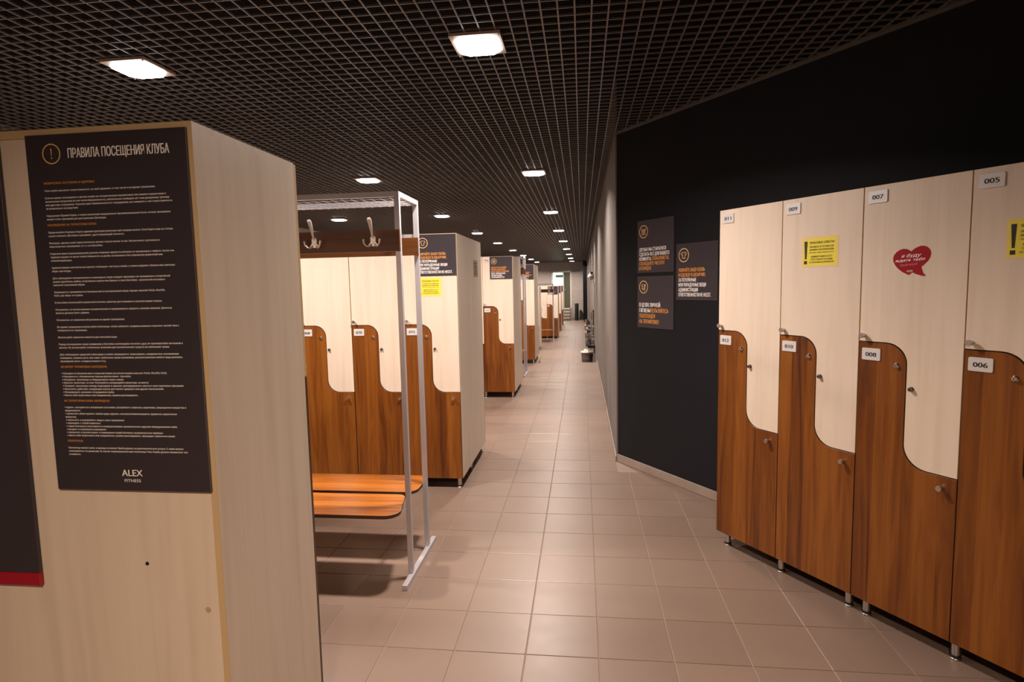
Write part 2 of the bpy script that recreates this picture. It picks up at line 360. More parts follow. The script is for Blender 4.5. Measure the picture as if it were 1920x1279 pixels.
for j in range(-24, 26):
    for i in range(-16, 20):
        poly = [(i*T+g, j*T+g), ((i+1)*T-g, j*T+g), ((i+1)*T-g, (j+1)*T-g), (i*T+g, (j+1)*T-g)]
        n0 = len(poly); cut = False
        if (j+1)*T > YS:
            lim = YS2 if (i+1) <= 0 else YS
            if j*T >= lim-0.02: continue
            q = clip(poly, 0, 1, lim); cut = cut or q != poly; poly = q
        if (j+1)*T < W0.y+0.001 or i < 3:
            q = clip(poly, wn_[0], wn_[1], wc_) if j*T < W0.y else poly
        else: q = clip(clip(poly, 1, 0, XW-0.011), 0, 1, 99) if j*T >= W0.y-T else poly
        if j*T < W0.y <= (j+1)*T: q = clip(q, 1, 0, XW-0.011+0.0) if i >= 3 else q
        if len(q) < 3: continue
        cut = cut or len(q) != 4 or any(abs(a[0]-b_[0])+abs(a[1]-b_[1]) > 1e-6 for a, b_ in zip(q, poly)); poly = q
        cx, cy = (i+.5)*T, (j+.5)*T
        d = Vector((cx, cy, 0))-CAM; zc = d.dot(fw); vis = False; size = 0
        if zc > 0.3:
            px = 1100*d.dot(rt)/zc; py = 1100*d.dot(up_)/zc; vis = abs(px) < 1010 and -720 < py < 720
            size = T*T*CAM.z/zc**3
        hidden = (i+1) <= 0 and (j*T > -1.6*T or j*T < -9.7*T)   # under cabinet rows, mostly unseen
        cells.append((0 if not vis else (size*0.001 if hidden else size), cut, poly, cx, cy))
cells.sort(key=lambda c: -c[0])
rest = MB()
for k, (sz, cut, poly, cx, cy) in enumerate(cells):
    if k < 300:
        if not cut: link('tile', std_me, floor, (cx, cy, 0))
        else:
            mb = MB(); tile_geo(mb, [(x-cx, y-cy) for x, y in poly], 0.0); mb.build('tile', M['tile'], floor, (cx, cy, 0))
    else: tile_geo(rest, poly, 0.0)
o = rest.build('tile_field', M['tile_s'], floor); tag(o, kind='stuff')
low = MB()
for j in range(22, 94):
    for i in range(-16, 4):
        poly = [(i*T+g, j*T+g), ((i+1)*T-g, j*T+g), ((i+1)*T-g, (j+1)*T-g), (i*T+g, (j+1)*T-g)]
        poly = clip(clip(clip(poly, 1, 0, XW-.012), 0, 1, YE-.01), 0, -1, -YS-0.02)
        if len(poly) > 2: tile_geo(low, poly, ZL)
o = low.build('tile_field', M['tile_s'], floor2); tag(o, kind='stuff')

# ---- open grid ceiling: slats every 75 mm
P_ = 0.25*T; HW = 0.0037; HH = 0.008
long_, cross_ = [], []
x = XL+P_
while x < XB:
    y0 = YB+.01 if x > XW-0.02 else YB+.01; y1 = YE-.01
    if x > XW-0.02: y1 = W0.y+(x-W0.x)*WD.y/WD.x-0.02
    if y1-y0 > 0.1: long_.append((x, y0, y1))
    x += P_
y = YB+P_
while y < YE:
    cross_.append((XL+.01, wall_x(y)-0.02, y)); y += P_
cross_.sort(key=lambda c: abs(c[2]-0.6))
rs = MB(); nsl = 0
for x, y0, y1 in long_:
    if nsl < 150:
        mb = MB(); mb.box(-HW, HW, 0, y1-y0, 0, HH); mb.build('slat', M['slat'], ceiling, (x, y0, ZC)); nsl += 1
    else: rs.box(x-HW, x+HW, y0, y1, ZC, ZC+HH)
for x0, x1, y in cross_:
    if nsl < 300:
        mb = MB(); mb.box(0, x1-x0, -HW*.8, HW*.8, 0, HH); mb.build('slat', M['slat'], ceiling, (x0, y, ZC+0.0015)); nsl += 1
    else: rs.box(x0, x1, y-HW*.8, y+HW*.8, ZC+0.0015, ZC+0.0015+HH)
o = rs.build('slat_field', M['slat'], ceiling); tag(o, kind='stuff')
# wall angle trim along the ceiling edge of the black wall
b = MB(); b.box(0.0, Lw, -0.014, -0.001, ZC-0.012, ZC+0.012)
o = b.build('trim_2', M['slat'], None, (W0.x, W0.y, 0), (0,0,WA)); tag(o, 'thin dark edge angle where the grid meets the black wall', kind='structure')

# ------------------------------------------------------------------ ceiling lights
S_ = 0.125
def oct_(r, c): return [(-r+c,-r),(r-c,-r),(r,-r+c),(r,r-c),(r-c,r),(-r+c,r),(-r,r-c),(-r,-r+c)]
fr = MB(); o8 = oct_(0.112, 0.045)
sq = [(-S_,-S_),(S_,-S_),(S_,S_),(-S_,S_)]
fr.box(-S_, S_, -S_, S_, 0.0, 0.014)
fr_me = fr.mesh('frame', [M['lampframe']])
df = MB(); vs = [(x*0.93, y*0.93, -0.012) for x, y in o8]+[(x, y, -0.0005) for x, y in o8]
df.add(vs, [tuple(range(7, -1, -1))]+[(i, (i+1) % 8, 8+(i+1) % 8, 8+i) for i in range(8)]+[tuple(range(8, 16))]); df_me = df.mesh('diffuser', [M['lampglass']])
bt = MB(); bt.lathe([(0.004, -0.006), (0.004, 0.0)], 0, 0, 0, 8); bt_me = bt.mesh('screw', [M['chrome']])
ld = bpy.data.lights.new('lamp', 'AREA'); ld.shape = 'SQUARE'; ld.size = 0.17; ld.energy = LAMP_W; ld.color = LAMP_COL; ld.spread = math.radians(150)
ld2 = ld.copy(); ld2.energy = LAMP_W*1.3; ld2.color = (1.0, 0.74, 0.54)  # unseen lamp: place, warmth and extra power tuned to light the foreground cabinet
ORD = ['nearest', 'second', 'third', 'fourth', 'fifth', 'sixth', 'seventh', 'eighth', 'ninth']
def fixture(x, y, label, group, ld=ld):
    t = empty('ceiling_light', (x, y, ZC-0.016)); tag(t, label, 'ceiling light', group)
    link('frame', fr_me, t); link('diffuser', df_me, t); link('screw', bt_me, t, (.118, -.118, 0)); link('screw', bt_me, t, (-.118, .118, 0))
    lo = bpy.data.objects.new('lamp_glow', ld); C.objects.link(lo); lo.parent = t; lo.location = (0, 0, -0.03)
    return t
LY = [-18.2, -5.55, 5.85, 17.45, 28.8, 39.7, 52.0, 64.2, 76.5, 88.6]
for r_, (lx, row) in enumerate([(1.15, 'above the corridor'), (-5.0, 'above the locker aisles')]):
    for k, ly in enumerate(LY):
        if k == 0: lab = 'unseen stronger and warmer square ceiling light behind the camera, outside the view'
        else: lab = 'glowing square ceiling light, '+ORD[k-1]+(' from' if k > 1 else ' to')+' the camera '+row
        if k == 0 and r_ == 1: continue
        fixture((lx+(1.6 if k == 0 else 0))*T, ly*T, lab, 'ceiling lights '+row, ld2 if k == 0 else ld)
for k, ly in enumerate([5.85, 17.5, 28.8, 39.7]):
    fixture(-11.1*T, ly*T, ['glowing square ceiling light at the far left hidden by the nearest cabinet', 'glowing square ceiling light seen under the coat rack shelf', 'square ceiling light in the far left row, beyond the coat rack', 'square ceiling light deepest in the far left row'][k], 'ceiling lights in the far left row')

# ------------------------------------------------------------------ lockers
PW = 0.407; ZB = 0.080; ZT = 1.903; DF = 0.018; NARROW = 0.2005; ZM = 0.735; ZU = 1.241
def s_curve(x1, dx=0.0, dz=0.0):
    """boundary between brown and cream door from the right edge to the left edge"""
    R1, R2 = 0.085, 0.092; pts = [(x1, ZM+dz)]
    pts += arc(NARROW+dx+R2, ZM+R2+dz, R2, 1.5*PI, PI, 9)
    pts += arc(NARROW+dx-R1, ZU-R1+dz, R1, 0, PI/2, 9)
    return pts
def lower_door(w_):
    m = MB(); p = [(0.0015, ZB), (w_-0.0015, ZB)]+s_curve(w_-0.0015)+[(0.0015, ZU)]
    m.prism(p, 0.0, DF-0.001, 0, 0.0012, 1); return m.mesh('lower_door', [M['walnut'], M['edge']])
def upper_door(w_):
    m = MB(); c = s_curve(w_-0.0015, 0.0035, 0.0035); p = [(0.0015, ZU+0.0035)]+c[::-1]+[(w_-0.0015, ZT-0.002), (0.0015, ZT-0.002)]
    m.prism(p, 0.0, DF-0.001, 0, 0.001, 1); return m.mesh('upper_door', [M['maple'], M['maple_edge']])
LD = lower_door(PW); UD = upper_door(PW)
kb = MB(); kb.lathe([(0.0075, 0.0), (0.0065, 0.010), (0.0105, 0.014), (0.0115, 0.026), (0.0105, 0.028)], n=14, axis='y'); KNOB = kb.mesh('knob', [M['satin']])
lk = MB(); lk.lathe([(0.0125, 0.0), (0.0125, 0.003), (0.009, 0.004), (0.0085, 0.011), (0.0070, 0.013)], n=16, axis='y', mi=0)
lk.add([(-0.001,-0.0135,-0.005),(0.001,-0.0135,-0.005),(0.001,-0.0135,0.005),(-0.001,-0.0135,0.005)], [(0,1,2,3)], 1); LOCK = lk.mesh('lock', [M['chrome'], M['ink']])
lk = MB(); lk.lathe([(0.0105, 0.0), (0.0105, 0.003), (0.0085, 0.004), (0.0085, 0.012), (0.0070, 0.015)], n=16, axis='y', mi=0); LOCK2 = lk.mesh('lock', [mat('dark_lock_steel', (0.22, 0.19, 0.18), 0.25, 1.0)])
lg = MB(); lg.lathe([(0.016, 0.018), (0.016, ZB)], n=14, mi=0); lg.lathe([(0.019, 0.004), (0.019, 0.018)], n=14, mi=1); lg.lathe([(0.016, 0.0), (0.021, 0.001), (0.021, 0.006), (0.014, 0.008)], n=14, mi=0)
LEG = lg.mesh('leg', [M['satin'], M['blackplastic']])
def rrect(x0, x1, z0, z1, r=0.005, n=3):
    return arc(x1-r, z0+r, r, -PI/2, 0, n)+arc(x1-r, z1-r, r, 0, PI/2, n)+arc(x0+r, z1-r, r, PI/2, PI, n)+arc(x0+r, z0+r, r, PI, 1.5*PI, n)
def plate_mesh(num):
    m = MB(); m.prism(rrect(0, 0.080, 0, 0.052), -0.004, -0.0002, 0, 0.0008)
    put_text(m, num, 0.040, 0.0165, 0.0185, 0.046, -0.0044, 1, 0.045, align='c', res=3)
    return m.mesh('number_plate', [M['plate'], M['ink']])
def notice_mesh():
    m = MB(); m.prism([(0,0),(0.187,0),(0.187,0.141),(0,0.141)], -0.0006, -0.0001, 1)
    flat(m, [(0.009,0.010),(0.178,0.010),(0.178,0.131),(0.009,0.131)], -0.0009, 0)
    y = -0.0012
    flat(m, [(0.014,0.121),(0.0185,0.038),(0.0275,0.038),(0.031,0.121)], y, 2); flat(m, [(0.014,0.015),(0.030,0.015),(0.030,0.030),(0.014,0.030)], y, 2)
    for t, z, cp, wd, bo in [('УВАЖАЕМЫЕ КЛИЕНТЫ!', .108, .0105, .125, .02), ('ПРОСИМ ВАС НЕ ОСТАВЛЯТЬ ВНЕ', .090, .0080, .122, .02), ('ШКАФЧИКА СВОИ ЛИЧНЫЕ ВЕЩИ:', .0765, .0080, .122, .02),
                      ('сумки, обувь, одежду, принадлежности и т.д.', .0655, .0050, .125, .02), ('АДМИНИСТРАЦИЯ НЕ НЕСЕТ', .045, .0078, .108, .02), ('ОТВЕТСТВЕННОСТИ ЗА ВЕЩИ,', .032, .0078, .112, .02), ('ОСТАВЛЕННЫЕ БЕЗ ПРИСМОТРА', .019, .0078, .124, .02)]:
        put_text(m, t, 0.104, z, cp, wd, y, 2, bo, align='c', res=1)
    return m.mesh('notice_sticker', [M['yellow'], M['yellow_edge'], M['ink']])
NOTICE = notice_mesh()
def heart_mesh():
    m = MB(); k = 0.135/0.62
    # outline measured on the photograph's sticker, unit width ~0.62
    pr = [(.316,.02),(.36,.052),(.385,.068),(.44,.038),(.50,.018),(.56,.0),(.62,.0),(.568,.05),(.545,.115),(.53,.165),(.58,.21),(.64,.27),(.675,.34),(.685,.41),(.665,.475),(.62,.52),(.56,.545),(.50,.545),(.43,.52),(.375,.485),(.34,.455),
          (.31,.48),(.26,.505),(.20,.51),(.14,.495),(.08,.455),(.035,.40),(.02,.34),(.03,.27),(.07,.20),(.13,.135),(.20,.08)]
    pts = [(x*k, z*k) for x, z in pr]
    m.prism(pts, -0.0006, -0.0001, 0)
    y = -0.0010; R_ = 0.04
    put_text(m, 'я буду', .165*k, .345*k, .062*k, .36*k, y, 1, .012, .35, rot=R_); put_text(m, 'ждать тебя', .055*k, .265*k, .052*k, .54*k, y, 1, .01, .35, rot=R_)
    put_text(m, 'Твой клуб', .15*k, .185*k, .04*k, .32*k, y, 2, 0, .45, rot=R_*1.8, res=1); put_text(m, 'ALEX', .275*k, .085*k, .028*k, .11*k, y, 1, .03); put_text(m, 'FITNESS', .285*k, .062*k, .010*k, .09*k, y, 2, .01)
    return m.mesh('heart_sticker', [M['red'], M['white_ink'], mat('pink_ink', (0.75, 0.25, 0.28), 0.5)])

def locker_unit(label, loc, rz, cols, depth=0.50, group=None, side_sticker=None, ncol=None, notices=(), heart=(), legs=True, numbers=True, notice_at=(0.111, 1.572)):
    """front faces local -y, origin at the floor under its left front corner"""
    n = ncol or len(cols); W_ = PW*n
    t = empty('locker_cabinet', loc, rz); tag(t, label, 'locker', group)
    k = 0.016; f = DF
    m = MB(); m.box(0, k, f, depth, ZB, ZT-k, 0, 0); m.build('side_panel', [M['maple']], t)
    m = MB(); m.box(0, k, f, depth, ZB, ZT-k); m.build('side_panel', [M['maple']], t, (W_-k, 0, 0))
    m = MB(); m.box(0, W_, f, depth, ZT-k, ZT); m.build('top_panel', [M['maple']], t)
    m = MB(); m.box(k, W_-k, depth-0.006, depth-0.002, ZB, ZT-k); m.build('back_panel', [M['maple']], t)
    m = MB(); m.box(k, W_-k, f+0.002, depth-0.03, ZB+0.004, ZT-k); m.build('carcass', [M['gap']], t)
    for c in range(n):
        up, lo = cols[c] if c < len(cols) else (None, None)
        u = link('upper_door', UD, t, (c*PW, 0, 0)); l = link('lower_door', LD, t, (c*PW, 0, 0))
        link('knob', KNOB, u, (0.024, 0, 1.270)); link('lock', LOCK2, u, (0.225, 0, 1.062))
        link('knob', KNOB, l, (0.355, 0, 0.690)); link('lock', LOCK, l, (0.163, 0, 1.152))
        if up and numbers: link('number_plate', plate_mesh(up), u, (0.021, 0, 1.828))
        if lo and numbers: link('number_plate', plate_mesh(lo), l, (0.016, 0, 1.164))
        if c in notices: tag(link('notice_sticker', NOTICE, u, (notice_at[0], 0, notice_at[1])), 'yellow warning notice with a black exclamation mark')
        if c in heart: tag(link('heart_sticker', heart_mesh(), u, (0.127, 0, 1.520)), 'red heart shaped speech bubble sticker')
    if legs:
        xs = [0.048]+[PW*i+0.003 for i in range(1, n)]+[W_-0.035]
        for xx in xs:
            for yy in (0.045, depth-0.05): link('leg', LEG, t, (xx, yy, 0))
    return t
# angled row on the right (011 ... 005)
A_ = Vector((5.351*T, -4.249*T)); LA = math.atan2(-0.839, 0.544); LDv = Vector((0.544, -0.839)).normalized()
locker_unit('cream and walnut locker cabinet numbered 011 and 009, by the black wall notices', (A_.x, A_.y, 0), LA, [('011', '012'), ('009', '010')], 0.46, 'lockers along the black wall', notices=(1,))
p = A_+LDv*(0.8145)
locker_unit('cream and walnut locker cabinet numbered 007 and 005, with the red heart sticker', (p.x, p.y, 0), LA, [('007', '008'), ('005', '006')], 0.46, 'lockers along the black wall', notices=(1,), heart=(0,))

# double rows on the left; the front edge of each row and its right end, in tiles
def double_row(fy, xr, z, nums, front_label, back_label, group, n_units=1, depth=0.525, notices=(), notice_at=(0.111, 1.572)):
    for q in range(n_units):
        W_ = 2*PW; x1 = xr*T-q*(W_+0.0015)
        fl = front_label[q]; bl = back_label[q]
        cols = nums[q]
        locker_unit(fl, (x1-W_, fy*T, z), 0, cols, depth, group, notices=notices if q == 0 else (), notice_at=notice_at)
        locker_unit(bl, (x1, fy*T+2*depth+0.002, z), PI, [(None, None), (None, None)], depth, group, numbers=False)
double_row(-1.554, -0.18, 0, [[('069', '070'), (None, '072')], [('065', '066'), ('067', '068')]],
    ['locker cabinet with doors 070 and 072 behind the coat rack', 'locker cabinet with door 068 beside the foreground cabinet'],
    ['cabinet back to back behind lockers 070 and 072', 'cabinet back to back behind locker 068'], 'lockers in the first aisle', 2, notices=(1,), notice_at=(0.104, 1.447))
double_row(10.33, -0.21, 0, [[('101', '102'), ('103', '104')]], ['cream and walnut locker cabinet numbered 104 with a small dark notice'], ['cabinet back to back with the one numbered 104'], 'lockers in the second aisle', 1)
double_row(21.8, -0.19, 0, [[('117', '118'), (None, '120')]], ['locker cabinet at the edge of the upper floor'], ['cabinet back to back at the edge of the upper floor'], 'lockers in the third aisle', 1)
double_row(42.6, -1.44, ZL, [[('133', '134'), ('135', '136')]], ['locker cabinet nearest on the lower floor, seen as a narrow side'], ['cabinet back to back with the nearest one on the lower floor'], 'lockers on the lower floor', 1)
double_row(55.9, -0.06, ZL, [[('149', '150'), (None, '152')]], ['locker cabinet on the lower floor behind the distant coat rack'], ['cabinet back to back behind the distant coat rack'], 'lockers on the lower floor', 1)
double_row(67.0, -0.10, ZL, [[('165', '166'), (None, '168')]], ['second last locker cabinet before the end wall'], ['cabinet back to back with the second last row'], 'lockers on the lower floor', 1)
double_row(79.3, -0.20, ZL, [[('181', '182'), (None, '184')]], ['last locker cabinet before the end wall and stairs'], ['cabinet back to back with the last row'], 'lockers on the lower floor', 1)

# foreground cabinet, seen from its back
FX = -0.095*T; FY = -11.335*T; FDEP = 0.49; NF = 3; FW = PW*NF
t = locker_unit('large maple cabinet seen from behind, closest on the left, carrying the black rules poster', (FX, FY+FDEP, 0), PI, [(None, None)]*3, FDEP, None, numbers=False)
for ch in list(t.children):      # its own back: flush maple panel framed by yellowish edges
    if ch.name.startswith('back_panel'):
        m = MB(); m.box(0.016, FW-0.016, FDEP-0.008, FDEP-0.001, ZB, ZT-0.019); ch.data = m.mesh('back_panel', [M['maple']])
m = MB(); m.box(0, FW, 0, 0.0015, ZT-0.019, ZT); m.box(0, 0.016, 0, 0.0015, ZB, ZT-0.019); m.box(FW-0.016, FW, 0, 0.0015, ZB, ZT-0.019)
m.build('edge_band', M['maple_edge'], t, (0, FDEP, 0)); t.children[-1]['label'] = 'yellowish edge strip around the back'
m = MB(); m.lathe([(0.0045, 0.0), (0.0045, 0.0012)], n=12, axis='y', mi=0); m.build('screw_hole', M['ink'], t, (-(-0.228-FX), FDEP, 0.852), (0, 0, PI))
m = MB(); m.lathe([(0.007, 0.0), (0.007, 0.0006)], n=14, axis='y'); m.build('smudge_mark', mat('smudge_tone', (0.47, 0.35, 0.25), 0.5), t, (-(-0.075-FX), FDEP, 0.739), (0, 0, PI))  # thin disc added for a smudge on the back panel

# ------------------------------------------------------------------ printed boards
def board(label, w_, h_, loc, rz, draw, th=0.006, cat='sign', group=None, name='notice_board'):
    t = empty(name, loc, rz); tag(t, label, cat, group)
    m = MB(); m.prism([(0,-h_),(w_,-h_),(w_,0),(0,0)], -th, -0.0008, 0, 0.0008, 1); m.build('panel', [M['darkboard'], M['board_side']], t)
    m = MB(); draw(m, -th-0.0006); m.build('lettering', [M['white_ink'], M['orange_ink'], M['gold_ink']], t)
    return t
def on_wall(s, z): 
    p = W0+WD*s; return (p.x, p.y, z)
def d1(m, y):
    icon(m, 'basket', .072, -.086, .050, y, 2); X = .024; B = .022
    put_text(m, 'ДРУЗЬЯ МЫ СТАРАЕМСЯ', X, -.236, .0265, .295, y, 0, B); put_text(m, 'СДЕЛАТЬ ВСЕ ДЛЯ ВАШЕГО', X, -.272, .0265, .330, y, 0, B)
    put_text(m, 'КОМФОРТА.', X, -.308, .0265, .135, y, 0, B); put_text(m, 'ПОЖАЛУЙСТА,', X+.146, -.308, .0265, .182, y, 1, B)
    put_text(m, 'СОБЛЮДАЙТЕ ЧИСТОТУ', X, -.344, .0265, .280, y, 1, B); put_text(m, 'И ПОРЯДОК', X, -.380, .0265, .135, y, 1, B)
def d2(m, y):
    icon(m, 'towel', .072, -.082, .050, y, 2); X = .024; B = .022
    put_text(m, 'В ЦЕЛЯХ ЛИЧНОЙ', X, -.236, .031, .235, y, 0, B); put_text(m, 'ГИГИЕНЫ', X, -.279, .031, .125, y, 0, B); put_text(m, 'ПОЛЬЗУЙТЕСЬ', X+.134, -.279, .031, .190, y, 1, B)
    put_text(m, 'ПОЛОТЕНЦЕМ', X, -.322, .031, .178, y, 1, B); put_text(m, 'НА ТРЕНИРОВКЕ!', X, -.365, .031, .221, y, 1, B)
def d3(s):
    def f(m, y):
        icon(m, 'shirt', .075*s, -.082*s, .050*s, y, 2); X = .025*s; B = .022
        for q, (t_, w2, mi) in enumerate([('УБИРАЙТЕ ВАШУ ОБУВЬ', .25, 1), ('И ОДЕЖДУ В ШКАФЧИК.', .256, 1), ('ЗА ПОТЕРЯННЫЕ', .17, 0), ('ИЛИ УКРАДЕННЫЕ ВЕЩИ', .26, 0), ('АДМИНИСТРАЦИЯ', .186, 0), ('ОТВЕТСТВЕННОСТИ НЕ НЕСЕТ.', .305, 0)]):
            put_text(m, t_, X, (-.200-.035*q)*s, .0255*s, w2*s*1.1 if s < 1 else w2, y, mi, B)
    return f
def d4(s):
    def f(m, y):
        icon(m, 'locker', .075*s, -.082*s, .050*s, y, 2); X = .028*s; B = .022
        for q, (t_, w2, mi) in enumerate([('ДРУЗЬЯ, НЕ ОСТАВЛЯЙТЕ', .27, 1), ('КЛЮЧИ В ШКАФЧИКЕ', .25, 1), ('ПОСЛЕ ВАШЕЙ ТРЕНИРОВКИ', .31, 1), ('ВСЕ ЗАКРЫТЫЕ', .25, 0), ('НА НОЧЬ ШКАФЫ', .19, 0), ('ОТКРЫВАЮТСЯ', .23, 0)]):
            put_text(m, t_, X, (-.205-.034*q)*s, .0265*s, w2*s, y, mi, B)
    return f
board('dark square board asking to keep the place clean, upper left of three on black wall', .396, .402, on_wall(.259, 1.994), WA, d1, group='notice boards on the black wall')
board('dark square board about using a towel, directly below the cleanliness board', .396, .400, on_wall(.259, 1.564), WA, d2, group='notice boards on the black wall')
board('dark square board with shirt symbol about shoes and clothes, next to locker 011', .386, .402, on_wall(.685, 1.787), WA, d3(1.0), group='notice boards on the black wall')
board('dark shirt symbol board at the top of locker 072 behind the coat rack posts', .300, .298, (-0.356, -1.554*T, 1.897), 0, d3(0.75))
board('small dark board at the top of locker 104', .300, .296, (-0.367, 10.33*T, 1.899), 0, d4(0.75))
board('small dark board on the cabinet at the edge of the upper floor', .300, .280, (-0.362, 21.8*T, 1.899), 0, d4(0.75))
board('dark board on the lower floor cabinet behind the distant coat rack', .360, .300, (-0.385, 55.9*T, ZL+1.899), 0, d4(0.8))
board('dark board on the second last locker cabinet', .300, .300, (-0.338, 67.0*T, ZL+1.899), 0, d4(0.75))
board('dark board on the last locker cabinet near the stairs', .300, .300, (-0.368, 79.3*T, ZL+1.899), 0, d3(0.75))
# notice seen edge-on on the end of the 072 row
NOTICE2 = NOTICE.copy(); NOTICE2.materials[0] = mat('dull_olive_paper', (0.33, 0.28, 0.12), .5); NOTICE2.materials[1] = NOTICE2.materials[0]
tag(link('notice_sticker', NOTICE2, None, (-0.18*T+0.0002, 0.20, 1.595), (0, 0, PI/2)), 'dull olive paper notice on the side of the 072 cabinet row', 'sticker')

RULES = [('h','ФИЗИЧЕСКОЕ СОСТОЯНИЕ И ЗДОРОВЬЕ'),('p','Член клуба сам несет ответственность за своё здоровье, в том числе и во время тренировки.'),
('p','Если во время нахождения в фитнес-клубе вы почувствовали недомогание или имеете ограничения к'),('l','физическим нагрузкам (в том числе беременность), обязательно сообщите об этом дежурному тренеру'),('l','или другому сотруднику. Скрывая факт беременности от сотрудников, вы снимаете с них ответственность'),('l','за возможные последствия.'),
('p','Нарушение Правил Клуба, а также выявление медицинских противопоказаний после начала тренировок'),('l','может стать причиной для расторжения Договора.'),
('h','НАХОЖДЕНИЕ НА ТЕРРИТОРИИ КЛУБА'),('p','Предъявляйте Клубную Карту администраторам рецепции при каждом визите. Если Карта еще не готова,'),('l','нужно показать Договор и документ, удостоверяющий личность.'),
('p','Посещать фитнес-клуб самостоятельно можно только после 16 лет. Исключения: групповые и'),('l','персональные тренировки, в т.ч. и в бассейне.'),
('p','Родители (или сопровождающие) должны вовремя привести ребенка на тренировку и забрать после нее.'),('l','Администрация не несет ответственности за детей, оставленных без присмотра родителей или'),('l','сопровождающих.'),
('p','Администрация настоятельно просит соблюдать чистоту в клубе, а также надевать бахилы или сменную'),('l','обувь при входе.'),
('p','Для соблюдения гигиенических и санитарных норм следует приходить на тренировки в спортивной'),('l','форме (футболка, майка, спортивные шорты или брюки, в зоне бассейна - купальный костюм) и'),('l','сменной спортивной обуви.'),
('p','Запрещается тренироваться босиком или в неспортивной обуви. Кроме занятий YOGA, PILATES,'),('l','FLEX, где обувь не нужна.'),
('p','В бассейне используйте купальный костюм, шапочку для плавания и нескользящие сланцы.'),
('p','Откажитесь от использования косметических и парфюмерных средств с резким запахом. Длинные'),('l','волосы должны быть убраны.'),
('p','Откажитесь от жевательной резинки во время тренировки.'),
('p','Во время тренировки используйте полотенце, чтобы избежать соприкосновения открытых частей тела с'),('l','поверхностью тренажера.'),
('p','Используйте закрытые емкости для питьевой воды.'),
('p','Перед посещением сауны (хаммама) и бассейна необходимо посетить душ; не пренебрегайте мочалкой и'),('l','мылом. Не используйте стеклянные упаковки для косметических средств во избежание травм.'),
('p','Для соблюдения здоровой атмосферы в клубе запрещается: агрессивное, неадекватное, вызывающее'),('l','поведение, громкая речь или смех, публичные акции (например, распространение любого вида рекламы,'),('l','проведение фото- и видеосъемки и т.п.).'),
('h','ВО ВРЕМЯ ТРЕНИРОВКИ ЗАПРЕЩЕНО:'),('b','Находиться босиком или в открытой обуви (за исключением классов YOGA, PILATES, FLEX)'),('k','Находиться с обнаженным торсом (исключение - бассейн)'),('k','Нагружать тренажеры и оборудование сверх нормы'),('k','Бросать инвентарь на пол. Пожалуйста, возвращайте инвентарь на место.'),('k','Занимать тренажеры между подходами и заранее «резервировать» места в зоне групповых программ'),('k','Выполнять действия, создающие угрозу для своего здоровья или других посетителей.'),('k','Игнорировать указания сотрудников клуба.'),('k','Вести себя агрессивно или неадекватно, громко разговаривать.'),
('h','НА ТЕРРИТОРИИ КЛУБА ЗАПРЕЩЕНО:'),('b','курить, находиться в нетрезвом состоянии, употреблять спиртное, наркотики, запрещенные вещества и'),('l','медикаменты'),('k','приносить и/или хранить любые виды оружия, легковоспламеняющиеся, ядовитые, взрывчатые'),('l','вещества'),('k','приносить и употреблять пищу в зоне тренировок'),('k','приходить с собой животных'),('k','самостоятельно пользоваться кондиционерами, музыкальным и другим оборудованием клуба'),('k','входить в служебные помещения'),('k','приносить и использовать в помещениях клуба бытовые нагревательные приборы'),('k','вести себя агрессивно или неадекватно, громко разговаривать, проводить публичные акции'),
('h','ПОЛОТЕНЦА'),('p','Полотенца можно взять в аренду согласно Прейскуранту на дополнительные услуги. С ними можно'),('l','ознакомиться на рецепции. В случае повреждения/утери полотенца Член Клуба должен возместить его'),('l','стоимость.')]
def dr(m, y):
    icon(m, 'bang', .0665, -.0445, .0235, y, 2)
    put_text(m, 'ПРАВИЛА ПОСЕЩЕНИЯ КЛУБА', .109, -.0555, .0220, .254, y, 0, .024)
    step = {'l': 7.5, 'k': 7.1, 'p': 15.6, 'h': 13.0, 'b': 14.5}
    tot = sum(step[a] for a, _ in RULES[1:]); sc = 0.648/tot; z = -.1135
    for q, (a, s) in enumerate(RULES):
        if q: z -= step[a]*sc
        # width of the untouched glyph run sets one common squeeze for all lines
        vs, fs = glyphs(s, 0.0, 0, 2)
        if not vs: continue
        wd = (max(v[0] for v in vs)-min(v[0] for v in vs))
        cap = .0044 if a != 'h' else .0050; kx = .316/51.5
        if a == 'h': put_text(m, s, .040, z, cap, wd*kx*1.05, y, 1, 0.03, res=2)
        elif a in 'kb':
            put_text(m, s, .0445, z, cap, wd*kx, y, 0, 0.03, res=2); flat(m, [(.040, z+.001), (.042, z+.001), (.042, z+.003), (.040, z+.003)], y, 0)
        else: put_text(m, s, .040, z, cap, wd*kx, y, 0, 0.03, res=2)
    put_text(m, 'ALEX', .204, -.812, .0165, .054, y, 0, .02, align='c'); put_text(m, 'FITNESS', .204, -.827, .0075, .043, y, 0, .01, align='c')
board('tall black poster of club visiting rules on the back of the foreground cabinet', .405, .849, (-0.4445, FY-0.0005, 1.8885), 0, dr, 0.008, cat='poster', name='poster')
# second poster, cut by the left edge of the frame
t = empty('poster', (-0.518-0.42, FY-0.0005, 1.885)); tag(t, 'black poster with a red band along its bottom, cut by the left edge', 'poster')
m = MB(); m.prism([(0,-1.065),(.42,-1.065),(.42,0),(0,0)], -0.009, -0.0008, 0, 0.0008); m.build('panel', M['darkboard'], t)
m = MB(); m.prism([(0,-1.097),(.4205,-1.097),(.4205,-1.065),(0,-1.065)], -0.012, -0.0008, 0, 0.001); tag(m.build('bottom_band', M['redband'], t), 'dark red bottom band')

